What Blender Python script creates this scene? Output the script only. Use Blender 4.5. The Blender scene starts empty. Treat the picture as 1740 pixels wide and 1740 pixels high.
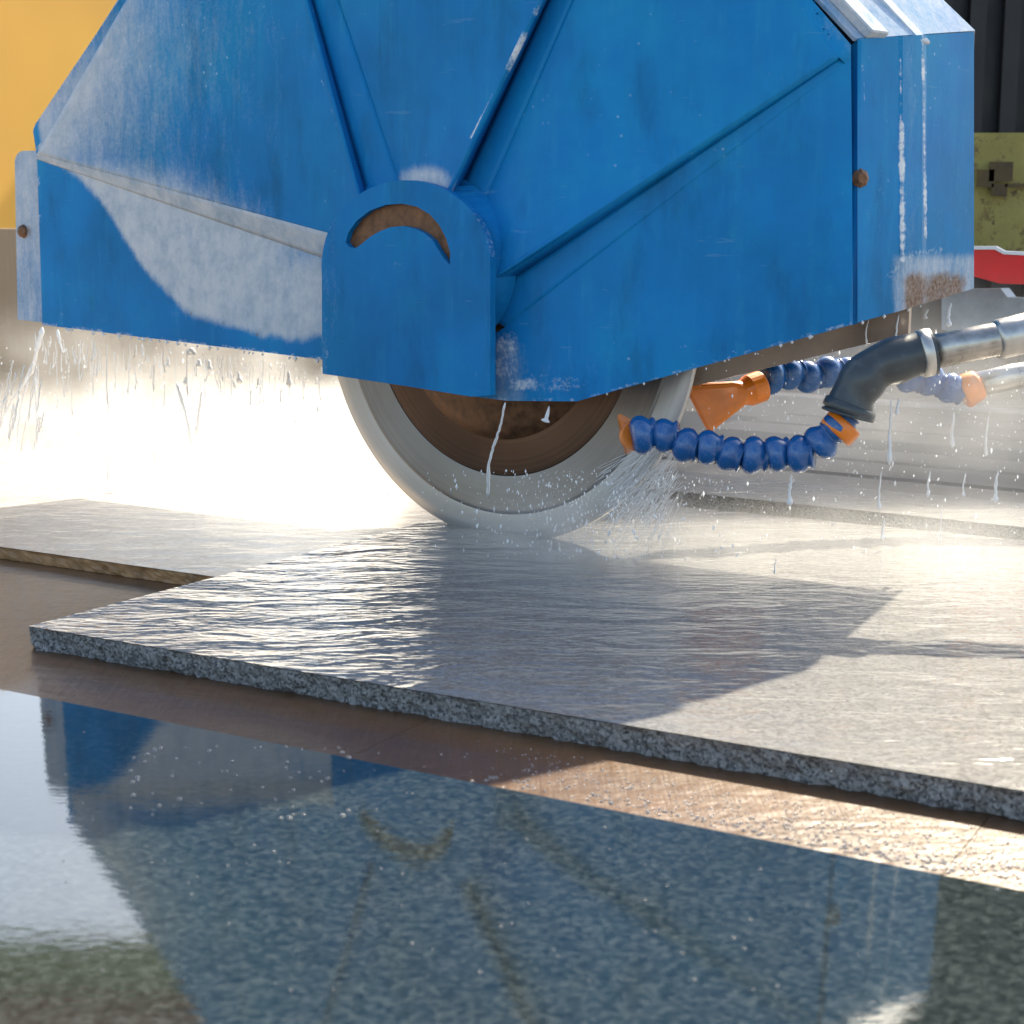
import bpy, bmesh, math, random
from mathutils import Vector, Matrix, noise
from mathutils.geometry import tessellate_polygon
random.seed(7)
R = math.radians
S = bpy.context.scene
COL = S.collection

# ------------------------------------------------------------------ camera, world, sun, exposure
FPX = 2770.0; CX = CY = 870.0; PITCH = R(10); CAMZ = 0.37
cam_d = bpy.data.cameras.new('camera'); cam = bpy.data.objects.new('camera', cam_d); COL.objects.link(cam)
cam.location = (0, 0, CAMZ); cam.rotation_euler = (R(90) - PITCH, 0, 0)
cam_d.sensor_width = 36; cam_d.lens = FPX / 1740 * 36; cam_d.clip_start = .02; cam_d.clip_end = 500
cam_d.dof.use_dof = True; cam_d.dof.focus_distance = 1.74; cam_d.dof.aperture_fstop = 14
S.camera = cam
SUN_AZ, SUN_EL = R(25), R(42)            # to the right of the view axis, behind the machine
w = bpy.data.worlds.new('World'); S.world = w; w.use_nodes = True
wn = w.node_tree.nodes; wl = w.node_tree.links
sky = wn.new('ShaderNodeTexSky'); sky.sky_type = 'NISHITA'; sky.sun_disc = False
sky.sun_elevation = SUN_EL; sky.sun_rotation = SUN_AZ; sky.air_density = 1.0; sky.dust_density = 2.5; sky.ozone_density = 1.0
bg = wn['Background']; bg.inputs[1].default_value = .13
wl.new(sky.outputs[0], bg.inputs[0])
sd = bpy.data.lights.new('sun', 'SUN'); so = bpy.data.objects.new('sun', sd); COL.objects.link(so)
sd.energy = 5.0; sd.angle = R(.6); sd.color = (1, .93, .82)
sdir = Vector((math.sin(SUN_AZ) * math.cos(SUN_EL), math.cos(SUN_AZ) * math.cos(SUN_EL), math.sin(SUN_EL)))
so.rotation_euler = sdir.to_track_quat('Z', 'Y').to_euler(); so.location = sdir * 8
S.view_settings.view_transform = 'Standard'; S.view_settings.look = 'None'
S.view_settings.exposure = 1.52; S.view_settings.gamma = 1
S.view_settings.use_white_balance = True; S.view_settings.white_balance_temperature = 7150; S.view_settings.white_balance_tint = 7
S.cycles.use_denoising = True
S.cycles.max_bounces = 10; S.cycles.volume_bounces = 3; S.cycles.transparent_max_bounces = 12
S.cycles.volume_step_rate = 3.0; S.cycles.volume_max_steps = 48
S.cycles.caustics_reflective = False; S.cycles.caustics_refractive = False
S.cycles.sample_clamp_indirect = 6

# ------------------------------------------------------------------ pixel -> place helpers (photo pixels, chosen real distances)
cp, sp = math.cos(PITCH), math.sin(PITCH)
CAM = Vector((0, 0, CAMZ))
def ray(x, y):
    a, b = (x - CX) / FPX, (CY - y) / FPX
    return Vector((a, cp + b * sp, -sp + b * cp))
def P(x, y, D):                                       # point at distance D along the ground
    r = ray(x, y); return CAM + r * (D / r.y)
def PZ(x, y, z):                                      # point on the level z
    r = ray(x, y); return CAM + r * ((z - CAMZ) / r.z)
def plane_D(x, y, px, py, yaw):                       # vertical plane through plan point (px,py); yaw>0 recedes to the right
    r = ray(x, y); ny, nx = math.cos(yaw), -math.sin(yaw)
    t = (nx * px + ny * py) / (nx * r.x + ny * r.y)
    return t * r.y
HX = P(970, 600, 1.69)
C2 = None
YA, YB = R(-36), R(-5)
_d = plane_D(1450, 400, HX.x, HX.y, YB); C2 = P(1450, 400, _d)
def base_D(x, y):
    a = plane_D(x, y, HX.x, HX.y, YA); b = plane_D(x, y, HX.x, HX.y, YB); e = plane_D(x, y, C2.x, C2.y, R(45))
    k = 90.0
    m = max(a, b) + math.log(1 + math.exp(-k * abs(a - b))) / k
    if x > 1300: m = max(m, e)
    return m
def H(x, y, off=0.0):                                 # point on the hood's front, off = metres proud of it
    return P(x, y, base_D(x, y) - off)

# ------------------------------------------------------------------ object helpers
def link(name, me, parent=None, mat=None):
    o = bpy.data.objects.new(name, me); COL.objects.link(o)
    if parent is not None:
        o.parent = parent
        if me is not None: me.transform(Matrix.Translation(-parent.location))
    if mat is not None: me.materials.append(mat)
    return o
def tag(o, label, cat, group=None, kind=None):
    o['label'] = label; o['category'] = cat
    if group: o['group'] = group
    if kind: o['kind'] = kind
    return o
def thing(name, label, cat, loc=(0, 0, 0), group=None):
    o = link(name, None); o.location = loc; o.empty_display_size = .05
    return tag(o, label, cat, group)
def mesh(name, verts, faces, smooth=False):
    me = bpy.data.meshes.new(name); me.from_pydata([tuple(v) for v in verts], [], faces); me.update()
    if smooth: me.polygons.foreach_set('use_smooth', [True] * len(me.polygons))
    return me
def from_bm(name, bm, smooth=False):
    me = bpy.data.meshes.new(name); bm.to_mesh(me); bm.free()
    if smooth: me.polygons.foreach_set('use_smooth', [True] * len(me.polygons))
    return me
def solidify(o, t, off=-1):
    m = o.modifiers.new('thickness', 'SOLIDIFY'); m.thickness = t; m.offset = off; return o
def bevel(o, wd, seg=2):
    m = o.modifiers.new('edge', 'BEVEL'); m.width = wd; m.segments = seg; m.limit_method = 'ANGLE'; m.angle_limit = R(35); return o
MASKS = {}
def sheet(name, poly, parent, mat, holes=(), maxlen=9, masks=None, fn=H, smooth=False):
    """a sheet-metal piece: photo-pixel outline with proudness, meshed finely, placed in space by fn"""
    loops = [[Vector((p[0], p[1], 0)) for p in poly]] + [[Vector((p[0], p[1], 0)) for p in h] for h in holes]
    flat = list(poly) + [q for h in holes for q in h]
    tris = tessellate_polygon(loops)
    bm = bmesh.new()
    vs = [bm.verts.new((p[0], p[1], (p[2] if len(p) > 2 else 0) * 1000)) for p in flat]
    for t in tris:
        try: bm.faces.new([vs[i] for i in t])
        except ValueError: pass
    for it in range(12):
        L = [e for e in bm.edges if (e.verts[0].co.xy - e.verts[1].co.xy).length > maxlen]
        if not L: break
        bmesh.ops.subdivide_edges(bm, edges=L, cuts=1, use_grid_fill=False)
        bmesh.ops.triangulate(bm, faces=[f for f in bm.faces if len(f.verts) > 3])
    bm.verts.ensure_lookup_table()
    px = [(v.co.x, v.co.y) for v in bm.verts]
    for v in bm.verts: v.co = fn(v.co.x, v.co.y, v.co.z / 1000)
    bm.normal_update()
    flip = [f for f in bm.faces if f.normal.dot(f.calc_center_median() - CAM) > 0]
    bmesh.ops.reverse_faces(bm, faces=flip)
    me = from_bm(name, bm, smooth)
    for k in ('slurry', 'white', 'rust'):
        a = me.attributes.new(k, 'FLOAT', 'POINT')
        f = (masks or {}).get(k)
        a.data.foreach_set('value', [min(1, max(0, f(x, y))) if f else 0.0 for x, y in px])
    return link(name, me, parent, mat)
def tube(path, rad, n=12, closed_ends=True):
    """verts, faces of a tube through points; rad is a number or a list"""
    V, F = [], []
    N = len(path); rad = rad if isinstance(rad, (list, tuple)) else [rad] * N
    up = Vector((0, 0, 1))
    pu = None
    for i in range(N):
        t = (path[min(i + 1, N - 1)] - path[max(i - 1, 0)]).normalized()
        if pu is None:
            a = up if abs(t.z) < .9 else Vector((1, 0, 0)); u = t.cross(a).normalized()
        else: u = (pu - t * pu.dot(t)).normalized()
        pu = u; v = t.cross(u)
        for k in range(n):
            c = 2 * math.pi * k / n
            V.append(path[i] + (u * math.cos(c) + v * math.sin(c)) * rad[i])
    for i in range(N - 1):
        for k in range(n):
            F.append((i * n + k, i * n + (k + 1) % n, (i + 1) * n + (k + 1) % n, (i + 1) * n + k))
    if closed_ends:
        F.append(tuple(range(n - 1, -1, -1))); F.append(tuple(range((N - 1) * n, N * n)))
    return V, F
def smooth_path(pts, n):
    out = []
    q = [pts[0] * 2 - pts[1]] + list(pts) + [pts[-1] * 2 - pts[-2]]
    for i in range(1, len(q) - 2):
        for k in range(n):
            t = k / n; a, b, c, d = q[i - 1], q[i], q[i + 1], q[i + 2]
            out.append(.5 * ((2 * b) + (c - a) * t + (2 * a - 5 * b + 4 * c - d) * t * t + (3 * b - a - 3 * c + d) * t ** 3))
    out.append(pts[-1].copy()); return out
def box_me(name, c, u, v, wv, ):
    """box: corner c and three edge vectors"""
    c, u, v, wv = Vector(c), Vector(u), Vector(v), Vector(wv)
    V = [c, c + u, c + u + v, c + v]; V += [p + wv for p in V]
    F = [(0, 3, 2, 1), (4, 5, 6, 7), (0, 1, 5, 4), (1, 2, 6, 5), (2, 3, 7, 6), (3, 0, 4, 7)]
    me = mesh(name, V, F); bm = bmesh.new(); bm.from_mesh(me); bmesh.ops.recalc_face_normals(bm, faces=bm.faces); bm.to_mesh(me); bm.free(); return me

# ------------------------------------------------------------------ materials
class NT:
    def __init__(s, name):
        s.m = bpy.data.materials.new(name); s.m.use_nodes = True; s.t = s.m.node_tree
        s.b = s.t.nodes['Principled BSDF']; s.out = s.t.nodes['Material Output']
    def n(s, ty, **kw):
        x = s.t.nodes.new(ty)
        for k, v in kw.items():
            if k.startswith('i_'):
                key = k[2:]; key = int(key) if key.isdigit() else key.replace('_', ' ')
                s.set(x.inputs[key], v)
            else: setattr(x, k, v)
        return x
    def set(s, sock, v):
        if isinstance(v, bpy.types.NodeSocket): s.t.links.new(v, sock)
        elif isinstance(v, bpy.types.Node): s.t.links.new(v.outputs[0], sock)
        else:
            if sock.type == 'RGBA' and len(v) == 3: v = (*v, 1)
            sock.default_value = v
    def p(s, **kw):
        for k, v in kw.items(): s.set(s.b.inputs[k.replace('_', ' ')], v)
    def co(s, kind='Object', scale=(1, 1, 1), rot=(0, 0, 0), loc=(0, 0, 0)):
        c = s.n('ShaderNodeTexCoord'); m = s.n('ShaderNodeMapping'); s.t.links.new(c.outputs[kind], m.inputs[0])
        m.inputs['Scale'].default_value = scale; m.inputs['Rotation'].default_value = rot; m.inputs['Location'].default_value = loc
        return m.outputs[0]
    def noise(s, scale, detail=4, rough=.55, vec=None, dist=0):
        x = s.n('ShaderNodeTexNoise'); x.inputs['Scale'].default_value = scale; x.inputs['Detail'].default_value = detail
        x.inputs['Roughness'].default_value = rough; x.inputs['Distortion'].default_value = dist
        s.set(x.inputs['Vector'], vec if vec is not None else s.co()); return x.outputs[0]
    def voro(s, scale, vec=None, feat='F1', out='Distance', rnd=1):
        x = s.n('ShaderNodeTexVoronoi', feature=feat); x.inputs['Scale'].default_value = scale; x.inputs['Randomness'].default_value = rnd
        s.set(x.inputs['Vector'], vec if vec is not None else s.co()); return x.outputs[out]
    def ramp(s, fac, stops, interp='LINEAR'):
        x = s.n('ShaderNodeValToRGB'); s.set(x.inputs[0], fac); r = x.color_ramp; r.interpolation = interp
        while len(r.elements) < len(stops): r.elements.new(.5)
        for e, (p, c) in zip(r.elements, stops):
            e.position = p; e.color = (*c, 1) if not isinstance(c, (int, float)) else (c, c, c, 1)
        return x.outputs[0]
    def mix(s, fac, a, b, blend='MIX'):
        x = s.n('ShaderNodeMix', data_type='RGBA', blend_type=blend)
        s.set(x.inputs[0], fac); s.set(x.inputs[6], a); s.set(x.inputs[7], b); return x.outputs[2]
    def math(s, op, a, b=0.0, c=0.0, clamp=False):
        x = s.n('ShaderNodeMath', operation=op, use_clamp=clamp); s.set(x.inputs[0], a); s.set(x.inputs[1], b); s.set(x.inputs[2], c); return x.outputs[0]
    def smooth(s, v, lo, hi, a=0.0, b=1.0):
        x = s.n('ShaderNodeMapRange', interpolation_type='SMOOTHSTEP'); s.set(x.inputs[0], v)
        for i, q in enumerate((lo, hi, a, b)): x.inputs[i + 1].default_value = q
        return x.outputs[0]
    def attr(s, nm):
        return s.n('ShaderNodeAttribute', attribute_name=nm).outputs['Fac']
    def bump(s, h, strength=.3, dist=.002, normal=None):
        x = s.n('ShaderNodeBump'); x.inputs['Strength'].default_value = strength; x.inputs['Distance'].default_value = dist
        s.set(x.inputs['Height'], h)
        if normal is not None: s.set(x.inputs['Normal'], normal)
        return x.outputs[0]

def simple(name, col, rough=.5, metal=0, var=.15, scale=30, bump=.0, coat=0, detail=5):
    k = NT(name); nz = k.noise(scale, detail)
    lo = tuple(c * (1 - var) for c in col); hi = tuple(min(1, c * (1 + var)) for c in col)
    k.p(Base_Color=k.ramp(nz, [(.3, lo), (.7, hi)]), Roughness=k.smooth(nz, .2, .8, rough * .8, min(1, rough * 1.25)), Metallic=metal)
    if coat: k.p(Coat_Weight=coat, Coat_Roughness=.08)
    if bump: k.p(Normal=k.bump(nz, bump, .003))
    return k.m

def paint(name, tint=1.0):
    k = NT(name); v = k.co()
    n1 = k.noise(5, 5, .6, v); n2 = k.noise(38, 4, .65, v); fine = k.noise(230, 3, .6, v)
    c = k.ramp(n1, [(.28, (.000, .145 * tint, .36 * tint)), (.5, (.000, .195 * tint, .50 * tint)), (.74, (.000, .28 * tint, .56 * tint))])
    c = k.mix(k.smooth(k.noise(2.3, 3, .6, k.co(loc=(3, 1, 7))), .45, .7, 0, .6), c, (.000, .20, .38))
    c = k.mix(k.smooth(k.noise(11, 6, .7, k.co(loc=(1, 5, 2))), .55, .75, 0, .35), c, (.0, .26, .47))
    sc = k.noise(60, 3, .7, k.co(scale=(.25, .25, 2.2), rot=(0, R(28), 0))); c = k.mix(k.math('MULTIPLY', k.smooth(sc, .66, .74), k.math('ADD', .12, k.math('MULTIPLY', k.smooth(k.attr('slurry'), 0, .6), .5))), c, (.34, .47, .56))
    # thin dusty film everywhere, runs drawn down by water
    runs = k.noise(9, 4, .6, k.co(scale=(9, 9, .7)))
    film = k.math('MULTIPLY', k.smooth(runs, .48, .72), k.smooth(n2, .3, .7))
    c = k.mix(k.math('MULTIPLY', film, .26), c, (.03, .34, .55))
    grime = k.math('MULTIPLY', k.smooth(k.noise(6, 5, .65, k.co(scale=(3, 3, 1), loc=(2, 2, 9))), .50, .74), .38)
    c = k.mix(grime, c, (.002, .055, .115))
    c = k.mix(k.math('MULTIPLY', k.smooth(k.noise(1.6, 2, .5, k.co(loc=(9, 4, 2))), .42, .66), .25), c, (.000, .090, .22))
    crust = k.math('MULTIPLY', k.smooth(k.noise(75, 6, .8, k.co(loc=(4, 4, 4))), .60, .70), k.smooth(k.noise(3.5, 3, .6, k.co(loc=(6, 1, 3))), .50, .66))
    c = k.mix(k.math('MULTIPLY', crust, .55), c, (.20, .42, .55))
    # sparse pale splashes
    vd = k.voro(62, k.co()); dots = k.math('MULTIPLY', k.smooth(vd, .055, .13, 1, 0), k.smooth(n1, .52, .62))
    c = k.mix(k.math('MULTIPLY', dots, .7), c, (.30, .50, .66))
    # dried stone slurry
    sl = k.math('ADD', k.attr('slurry'), k.math('MULTIPLY', k.math('SUBTRACT', k.noise(26, 6, .75, k.co(scale=(2.4, 2.4, .6))), .5), .75))
    sl = k.math('ADD', sl, k.math('MULTIPLY', k.math('SUBTRACT', fine, .5), .32))
    sm = k.smooth(sl, .10, .98)
    grey = k.ramp(k.noise(34, 7, .75, v), [(.3, (.34, .42, .50)), (.55, (.55, .58, .62)), (.75, (.66, .64, .65))])
    gate = k.smooth(k.attr('slurry'), .01, .06)
    sm = k.math('MULTIPLY', sm, gate)
    c = k.mix(sm, c, grey)
    # white lime runs, chipped edges
    wh = k.math('ADD', k.attr('white'), k.math('MULTIPLY', k.math('SUBTRACT', fine, .5), .7))
    wm = k.math('MULTIPLY', k.smooth(wh, .28, .72), k.smooth(k.attr('white'), .02, .12))
    c = k.mix(wm, c, (.68, .72, .76))
    rs = k.math('ADD', k.attr('rust'), k.math('MULTIPLY', k.math('SUBTRACT', n2, .5), .8))
    rm = k.math('MULTIPLY', k.smooth(rs, .3, .75), k.smooth(k.attr('rust'), .02, .12))
    c = k.mix(rm, c, k.ramp(fine, [(.3, (.16, .085, .05)), (.7, (.34, .27, .23))]))
    any_ = k.math('MAXIMUM', sm, k.math('MAXIMUM', wm, rm))
    k.p(Base_Color=c, Roughness=k.math('ADD', k.smooth(n2, .2, .8, .30, .46), k.math('MULTIPLY', any_, .3)),
        Specular_IOR_Level=.10, Coat_Weight=k.math('SUBTRACT', .03, k.math('MULTIPLY', any_, .03)), Coat_Roughness=.12,
        Normal=k.bump(k.math('ADD', k.math('MULTIPLY', n2, .6), k.math('MULTIPLY', fine, .25)), .18, .0025))
    return k.m
M_paint = paint('blue_paint')
M_dark = simple('shell_inside', (.010, .035, .08), .6, 0, .3)

def granite(name, light, wet=True, ripple=1.0, tint=(1, 1, 1), rough=.10, spec_scale=1.0, soft=0.0):
    k = NT(name); v = k.co()
    a = k.voro(210 * spec_scale, v, out='Color'); b = k.noise(150 * spec_scale, 6, .7, v); c2 = k.noise(24, 4, .6, v)
    sep = k.n('ShaderNodeSeparateColor'); k.set(sep.inputs[0], a)
    t = k.math('ADD', k.math('MULTIPLY', sep.outputs[0], .6), k.math('MULTIPLY', b, .5))
    L = light
    col = k.ramp(t, [(.18, (L * .06, L * .06, L * .065)), (.34, (L * .35, L * .34, L * .34)), (.55, (L, L * .98, L * .95)), (.85, (L * 1.7, L * 1.66, L * 1.6))])
    col = k.mix(k.smooth(c2, .3, .8, 0, .4), col, (L * .8 * tint[0], L * .8 * tint[1], L * .8 * tint[2]))
    if soft: col = k.mix(soft, col, (L * .78 * tint[0], L * .78 * tint[1], L * .78 * tint[2]))
    k.p(Base_Color=col, Roughness=rough)
    if wet:
        r1 = k.noise(23, 3, .5, k.co(scale=(.5, 1.1, 1), rot=(0, 0, R(6))), .5)
        r2 = k.noise(110, 2, .5, k.co(scale=(.4, 1.2, 1)), .4)
        sx = k.n('ShaderNodeSeparateXYZ'); k.set(sx.inputs[0], k.co())
        # the film runs off towards the left corner: waves are higher there
        amp = k.smooth(k.math('ADD', sx.outputs[0], k.math('MULTIPLY', sx.outputs[1], .35)), -1.05, -.30, 1.5, .5)
        h = k.math('MULTIPLY', amp, k.math('ADD', k.math('MULTIPLY', r1, .0105), k.math('MULTIPLY', r2, .0018)))
        x = k.n('ShaderNodeBump'); x.inputs['Strength'].default_value = ripple; x.inputs['Distance'].default_value = 1.0; k.set(x.inputs['Height'], h)
        k.p(Normal=x.outputs[0], Roughness=rough, IOR=1.45, Coat_Weight=.5, Coat_Roughness=.04, Coat_IOR=1.33)
        k.set(k.b.inputs['Coat Normal'], x.outputs[0])
    else:
        k.p(Normal=k.bump(k.math('ADD', t, k.math('MULTIPLY', b, .6)), .7, .004))
    return k.m
M_slab = granite('wet_granite', .245, True, .75, spec_scale=1.7, soft=.72, tint=(1, .97, .93))
M_edge = granite('sawn_granite_edge', .25, False, rough=.45, spec_scale=2.4, tint=(1, .96, .92))
M_slab_tan = granite('wet_warm_granite', .52, True, .4, tint=(1.05, .86, .66), soft=.8, rough=.3)
M_edge_tan = simple('ochre_edge', (.34, .18, .08), .5, 0, .35, 60, .4)  # mottled ochre-brown tone for the offcut's edge, browner than the other slabs
def polished():
    k = NT('polished_dark_granite'); v = k.co()
    n = k.noise(150, 5, .7, v)
    vc = k.n('ShaderNodeSeparateColor'); k.set(vc.inputs[0], k.voro(330, v, out='Color')); f = vc.outputs[0]
    col = k.ramp(k.math('ADD', k.math('MULTIPLY', n, .7), k.math('MULTIPLY', f, .3)), [(.28, (.008, .012, .013)), (.5, (.018, .025, .026)), (.72, (.040, .050, .051))])
    r1 = k.noise(120, 3, .6, k.co(scale=(.5, 1, 1))); r2 = k.noise(12, 2, .5, v)
    h = k.math('ADD', k.math('MULTIPLY', r1, .0016), k.math('MULTIPLY', r2, .0006))
    x = k.n('ShaderNodeBump'); x.inputs['Strength'].default_value = .035; x.inputs['Distance'].default_value = 1.0; k.set(x.inputs['Height'], h)
    k.p(Base_Color=col, Roughness=k.smooth(n, .3, .75, .03, .06), IOR=1.72, Normal=x.outputs[0], Coat_Weight=.4, Coat_Roughness=.03)
    k.set(k.b.inputs['Coat Normal'], x.outputs[0])
    return k.m
M_pol = polished()
def wood(name, c0, c1, rough=.3, coat=.25, along=30):
    k = NT(name); v = k.co(rot=(0, 0, R(along)))
    g = k.noise(14, 6, .65, k.co(rot=(0, 0, R(along)), scale=(14, 1, 1)), .3); b = k.noise(4, 4, .6, v)
    col = k.mix(g, c0, c1); col = k.mix(k.smooth(b, .35, .75, 0, .5), col, tuple(c * .45 for c in c0))
    rp = k.noise(70, 3, .5, k.co(scale=(.6, 1, 1)))
    k.p(Base_Color=col, Roughness=rough, Coat_Weight=coat, Coat_Roughness=.06,
        Normal=k.bump(k.math('ADD', k.math('MULTIPLY', g, .3), rp), .35, .004))
    return k.m
M_wood = wood('wet_plywood', (.050, .021, .006), (.145, .070, .026), .36, .2)
M_board = wood('tan_board', (.30, .19, .11), (.42, .29, .18), .55, .1, 0)

# ------------------------------------------------------------------ the setting: floor, table, backdrop
U = Vector((math.cos(R(-30)), math.sin(R(-30)), 0)); W = Vector((-U.y, U.x, 0))    # along the table's front, and away
M_conc = simple('pale_concrete', (.24, .23, .215), .7, 0, .2, 6, .2)
fl = link('ground', mesh('ground', [(-60, -60, -.85), (60, -60, -.85), (60, 90, -.85), (-60, 90, -.85)], [(0, 1, 2, 3)]), None, M_conc)
tag(fl, 'pale sunlit concrete yard behind the cutting table', 'ground', kind='structure')

O = PZ(700, 1235, 0); O.z = 0
tb = thing('cutting_table', 'brown wet plank table bed under the granite slabs', 'table', (O.x, O.y, 0))
pw = .42
rw = random.Random(3)
for i in range(-4, 5):
    dz = rw.uniform(-.0005, 0)
    c = O + U * (i * pw + .001) - W * .75 + Vector((0, 0, -.022 + dz))
    o = link('plank', box_me('plank', c, U * (pw - .0005), W * 1.95, (0, 0, .022)), tb, M_wood)
me = box_me('bed_frame', O + U * (-4 * pw) - W * .75 + Vector((0, 0, -.16)), U * (9 * pw), W * 1.95, (0, 0, .135))
link('bed_frame', me, tb, simple('frame_steel', (.18, .17, .16), .5, .6))

# main slab (pieces of stone are things of their own)
def slab_from(name, corners_px, th, ztop, mat_top, mat_edge, label, rough_amp=.0025, sub=.02, cat='stone slab', group=None, prec=None):
    pts = [PZ(x, y, ztop) for x, y in corners_px] if prec is None else prec
    c = sum((p for p in pts), Vector()) / len(pts); c.z = ztop - th
    root = thing(name, label, cat, c, group)
    top = mesh('polished_face', pts, [tuple(range(len(pts)))])
    bm = bmesh.new(); bm.from_mesh(top); bmesh.ops.recalc_face_normals(bm, faces=bm.faces)
    if bm.faces[:][0].normal.z < 0: bmesh.ops.reverse_faces(bm, faces=bm.faces)
    bm.to_mesh(top); bm.free()
    link('top_face', top, root, mat_top)
    # rough sawn sides: a ring of small facets knocked about
    V, F = [], []; rows = 5; ring = []
    n = len(pts)
    for i in range(n):
        a, b = pts[i], pts[(i + 1) % n]; L = (b - a).length; m = max(2, int(L / .006)) if L < 3 else 60
        m = min(m, 420)
        for q in range(m): ring.append((a.lerp(b, q / m), (b - a).normalized()))
    cc = c.copy()
    for r in range(rows):
        for p, d in ring:
            q = p.copy(); q.z = ztop - .0008 - (th - .0008) * r / (rows - 1)
            nn = Vector((d.y, -d.x, 0))
            if nn.dot(p - cc) < 0: nn = -nn
            amp = 0 if r == 0 else rough_amp
            q += nn * (noise.noise(q * 140) * amp + noise.noise(q * 45) * amp * .8 - (.0012 if r else .0006))
            V.append(q)
    k = len(ring)
    for r in range(rows - 1):
        for i in range(k): F.append((r * k + i, r * k + (i + 1) % k, (r + 1) * k + (i + 1) % k, (r + 1) * k + i))
    F.append(tuple(range((rows - 1) * k, rows * k)))
    me = mesh('sawn_edge', V, F); bm = bmesh.new(); bm.from_mesh(me); bmesh.ops.recalc_face_normals(bm, faces=bm.faces); bm.to_mesh(me); bm.free()
    link('sawn_edge', me, root, mat_edge)
    return root
ZT = .02
A0 = PZ(48, 1064, ZT); A1 = PZ(1740, 1344, ZT); B1 = PZ(720, 887, ZT)
fr = (A1 - A0).normalized(); sd_ = (B1 - A0).normalized()
FAR0 = PZ(1130, 858, ZT); FAR1 = PZ(1740, 918, ZT); fd = (FAR1 - FAR0).normalized()
def isect(p, d, q, e):
    den = d.x * e.y - d.y * e.x; t = ((q.x - p.x) * e.y - (q.y - p.y) * e.x) / den; return p + d * t
BL = isect(A0, sd_, FAR0, fd)
main = slab_from('granite_slab', None, ZT, ZT, M_slab, M_edge, 'grey speckled granite slab under the blade, running with water', .004,
                 prec=[A0, A0 + fr * 1.9, FAR0 + fd * 1.5, BL])
g = .0035
side = sd_; nrm = Vector((-side.y, side.x, 0))
L0 = isect(A0 + nrm * g, sd_, PZ(0, 920, ZT), (PZ(370, 971, ZT) - PZ(0, 920, ZT)).normalized())
ld = (PZ(370, 971, ZT) - PZ(0, 920, ZT)).normalized()
ZL = Vector((0, 0, -.006))
slab_from('granite_offcut', None, .014, .014, M_slab_tan, M_edge_tan, 'sunlit offcut slab under the spray, left of the blade', .002,
          prec=[q + ZL for q in (L0 - ld * .9, L0, BL + nrm * g, BL + nrm * g - ld * .9)])
# strips lying behind the main slab
SB = [PZ(1120, 832, .03), PZ(1740, 896, .03)]; sdv = (SB[1] - SB[0]).normalized(); pv = Vector((-sdv.y, sdv.x, 0))
slab_from('granite_strip', None, .03, .03, M_slab, M_edge, 'narrow wet granite strip just behind the main slab', .003,
          prec=[SB[0] - sdv * .25 + pv * .0, SB[0] + sdv * 1.4, SB[0] + sdv * 1.4 + pv * .16, SB[0] - sdv * .25 + pv * .16])
# foreground slab
F0 = PZ(0, 1171, ZT); F1 = PZ(1740, 1514, ZT); fdir = (F1 - F0).normalized(); fn_ = Vector((fdir.y, -fdir.x, 0))
slab_from('polished_slab', None, ZT, ZT, M_pol, M_edge, 'dark mirror-polished wet slab in the foreground reflecting the blue hood', .001,
          prec=[F0 - fdir * .5, F0 + fdir * 1.3, F0 + fdir * 1.3 + fn_ * .75, F0 - fdir * .5 + fn_ * .75])

# ------------------------------------------------------------------ saw hood
base = H(870, 690); base.z = .02
hood = thing('saw_hood', 'big blue faceted steel blade guard, scuffed and splashed with slurry', 'blade guard', base)
def lerp_y(tab):
    def f(x):
        if x <= tab[0][0]: return tab[0][1]
        for (a, b), (c, d) in zip(tab, tab[1:]):
            if x <= c: return b + (d - b) * (x - a) / (c - a)
        return tab[-1][1]
    return f
yb = lerp_y([(60, 262), (100, 278), (130, 300), (165, 338), (200, 388), (250, 462), (300, 515), (330, 538), (380, 558), (450, 572), (500, 575), (548, 572)])
def ss(e0, e1, x):
    t = min(1, max(0, (x - e0) / (e1 - e0))); return t * t * (3 - 2 * t)
def seg_d(x, y, x0, y0, x1, y1):
    dx, dy = x1 - x0, y1 - y0; t = max(0, min(1, ((x - x0) * dx + (y - y0) * dy) / (dx * dx + dy * dy)))
    return math.hypot(x - x0 - t * dx, y - y0 - t * dy), t
def line_y(x, x0, y0, x1, y1): return y0 + (y1 - y0) * (x - x0) / (x1 - x0)
def s_p1(x, y):
    xl = 62 + (262 - y) * .62
    a = .95 * math.exp(-max(0, x - xl) / 150) * ss(-250, 200, y)
    d = line_y(x, 62, 262, 548, 390) - y
    b = .72 * math.exp(-max(0, d) / 48) * ss(560, 260, x)
    return max(a, b)
def s_p5(x, y):
    y = y + 9 * noise.noise(Vector((x * .022, 1.5, 0))) + 4 * noise.noise(Vector((x * .11, y * .05, 0)))
    return .9 * ss(12, -16, y - yb(x)) * (1 - .45 * ss(430, 548, x) * ss(470, 420, y))
def chips(x, y):
    d, t = seg_d(x, y, 924, 0, 800, 235)
    n = noise.noise(Vector((t * 9, 3.3, 0))) + .5
    return .8 * ss(4.5, 0, d) * ss(.3, .5, n) + .4 * ss(5, 0, seg_d(x, y, 604, 310, 545, 130)[0]) * (noise.noise(Vector((y * .06, 0, 1))) > 0)
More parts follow.
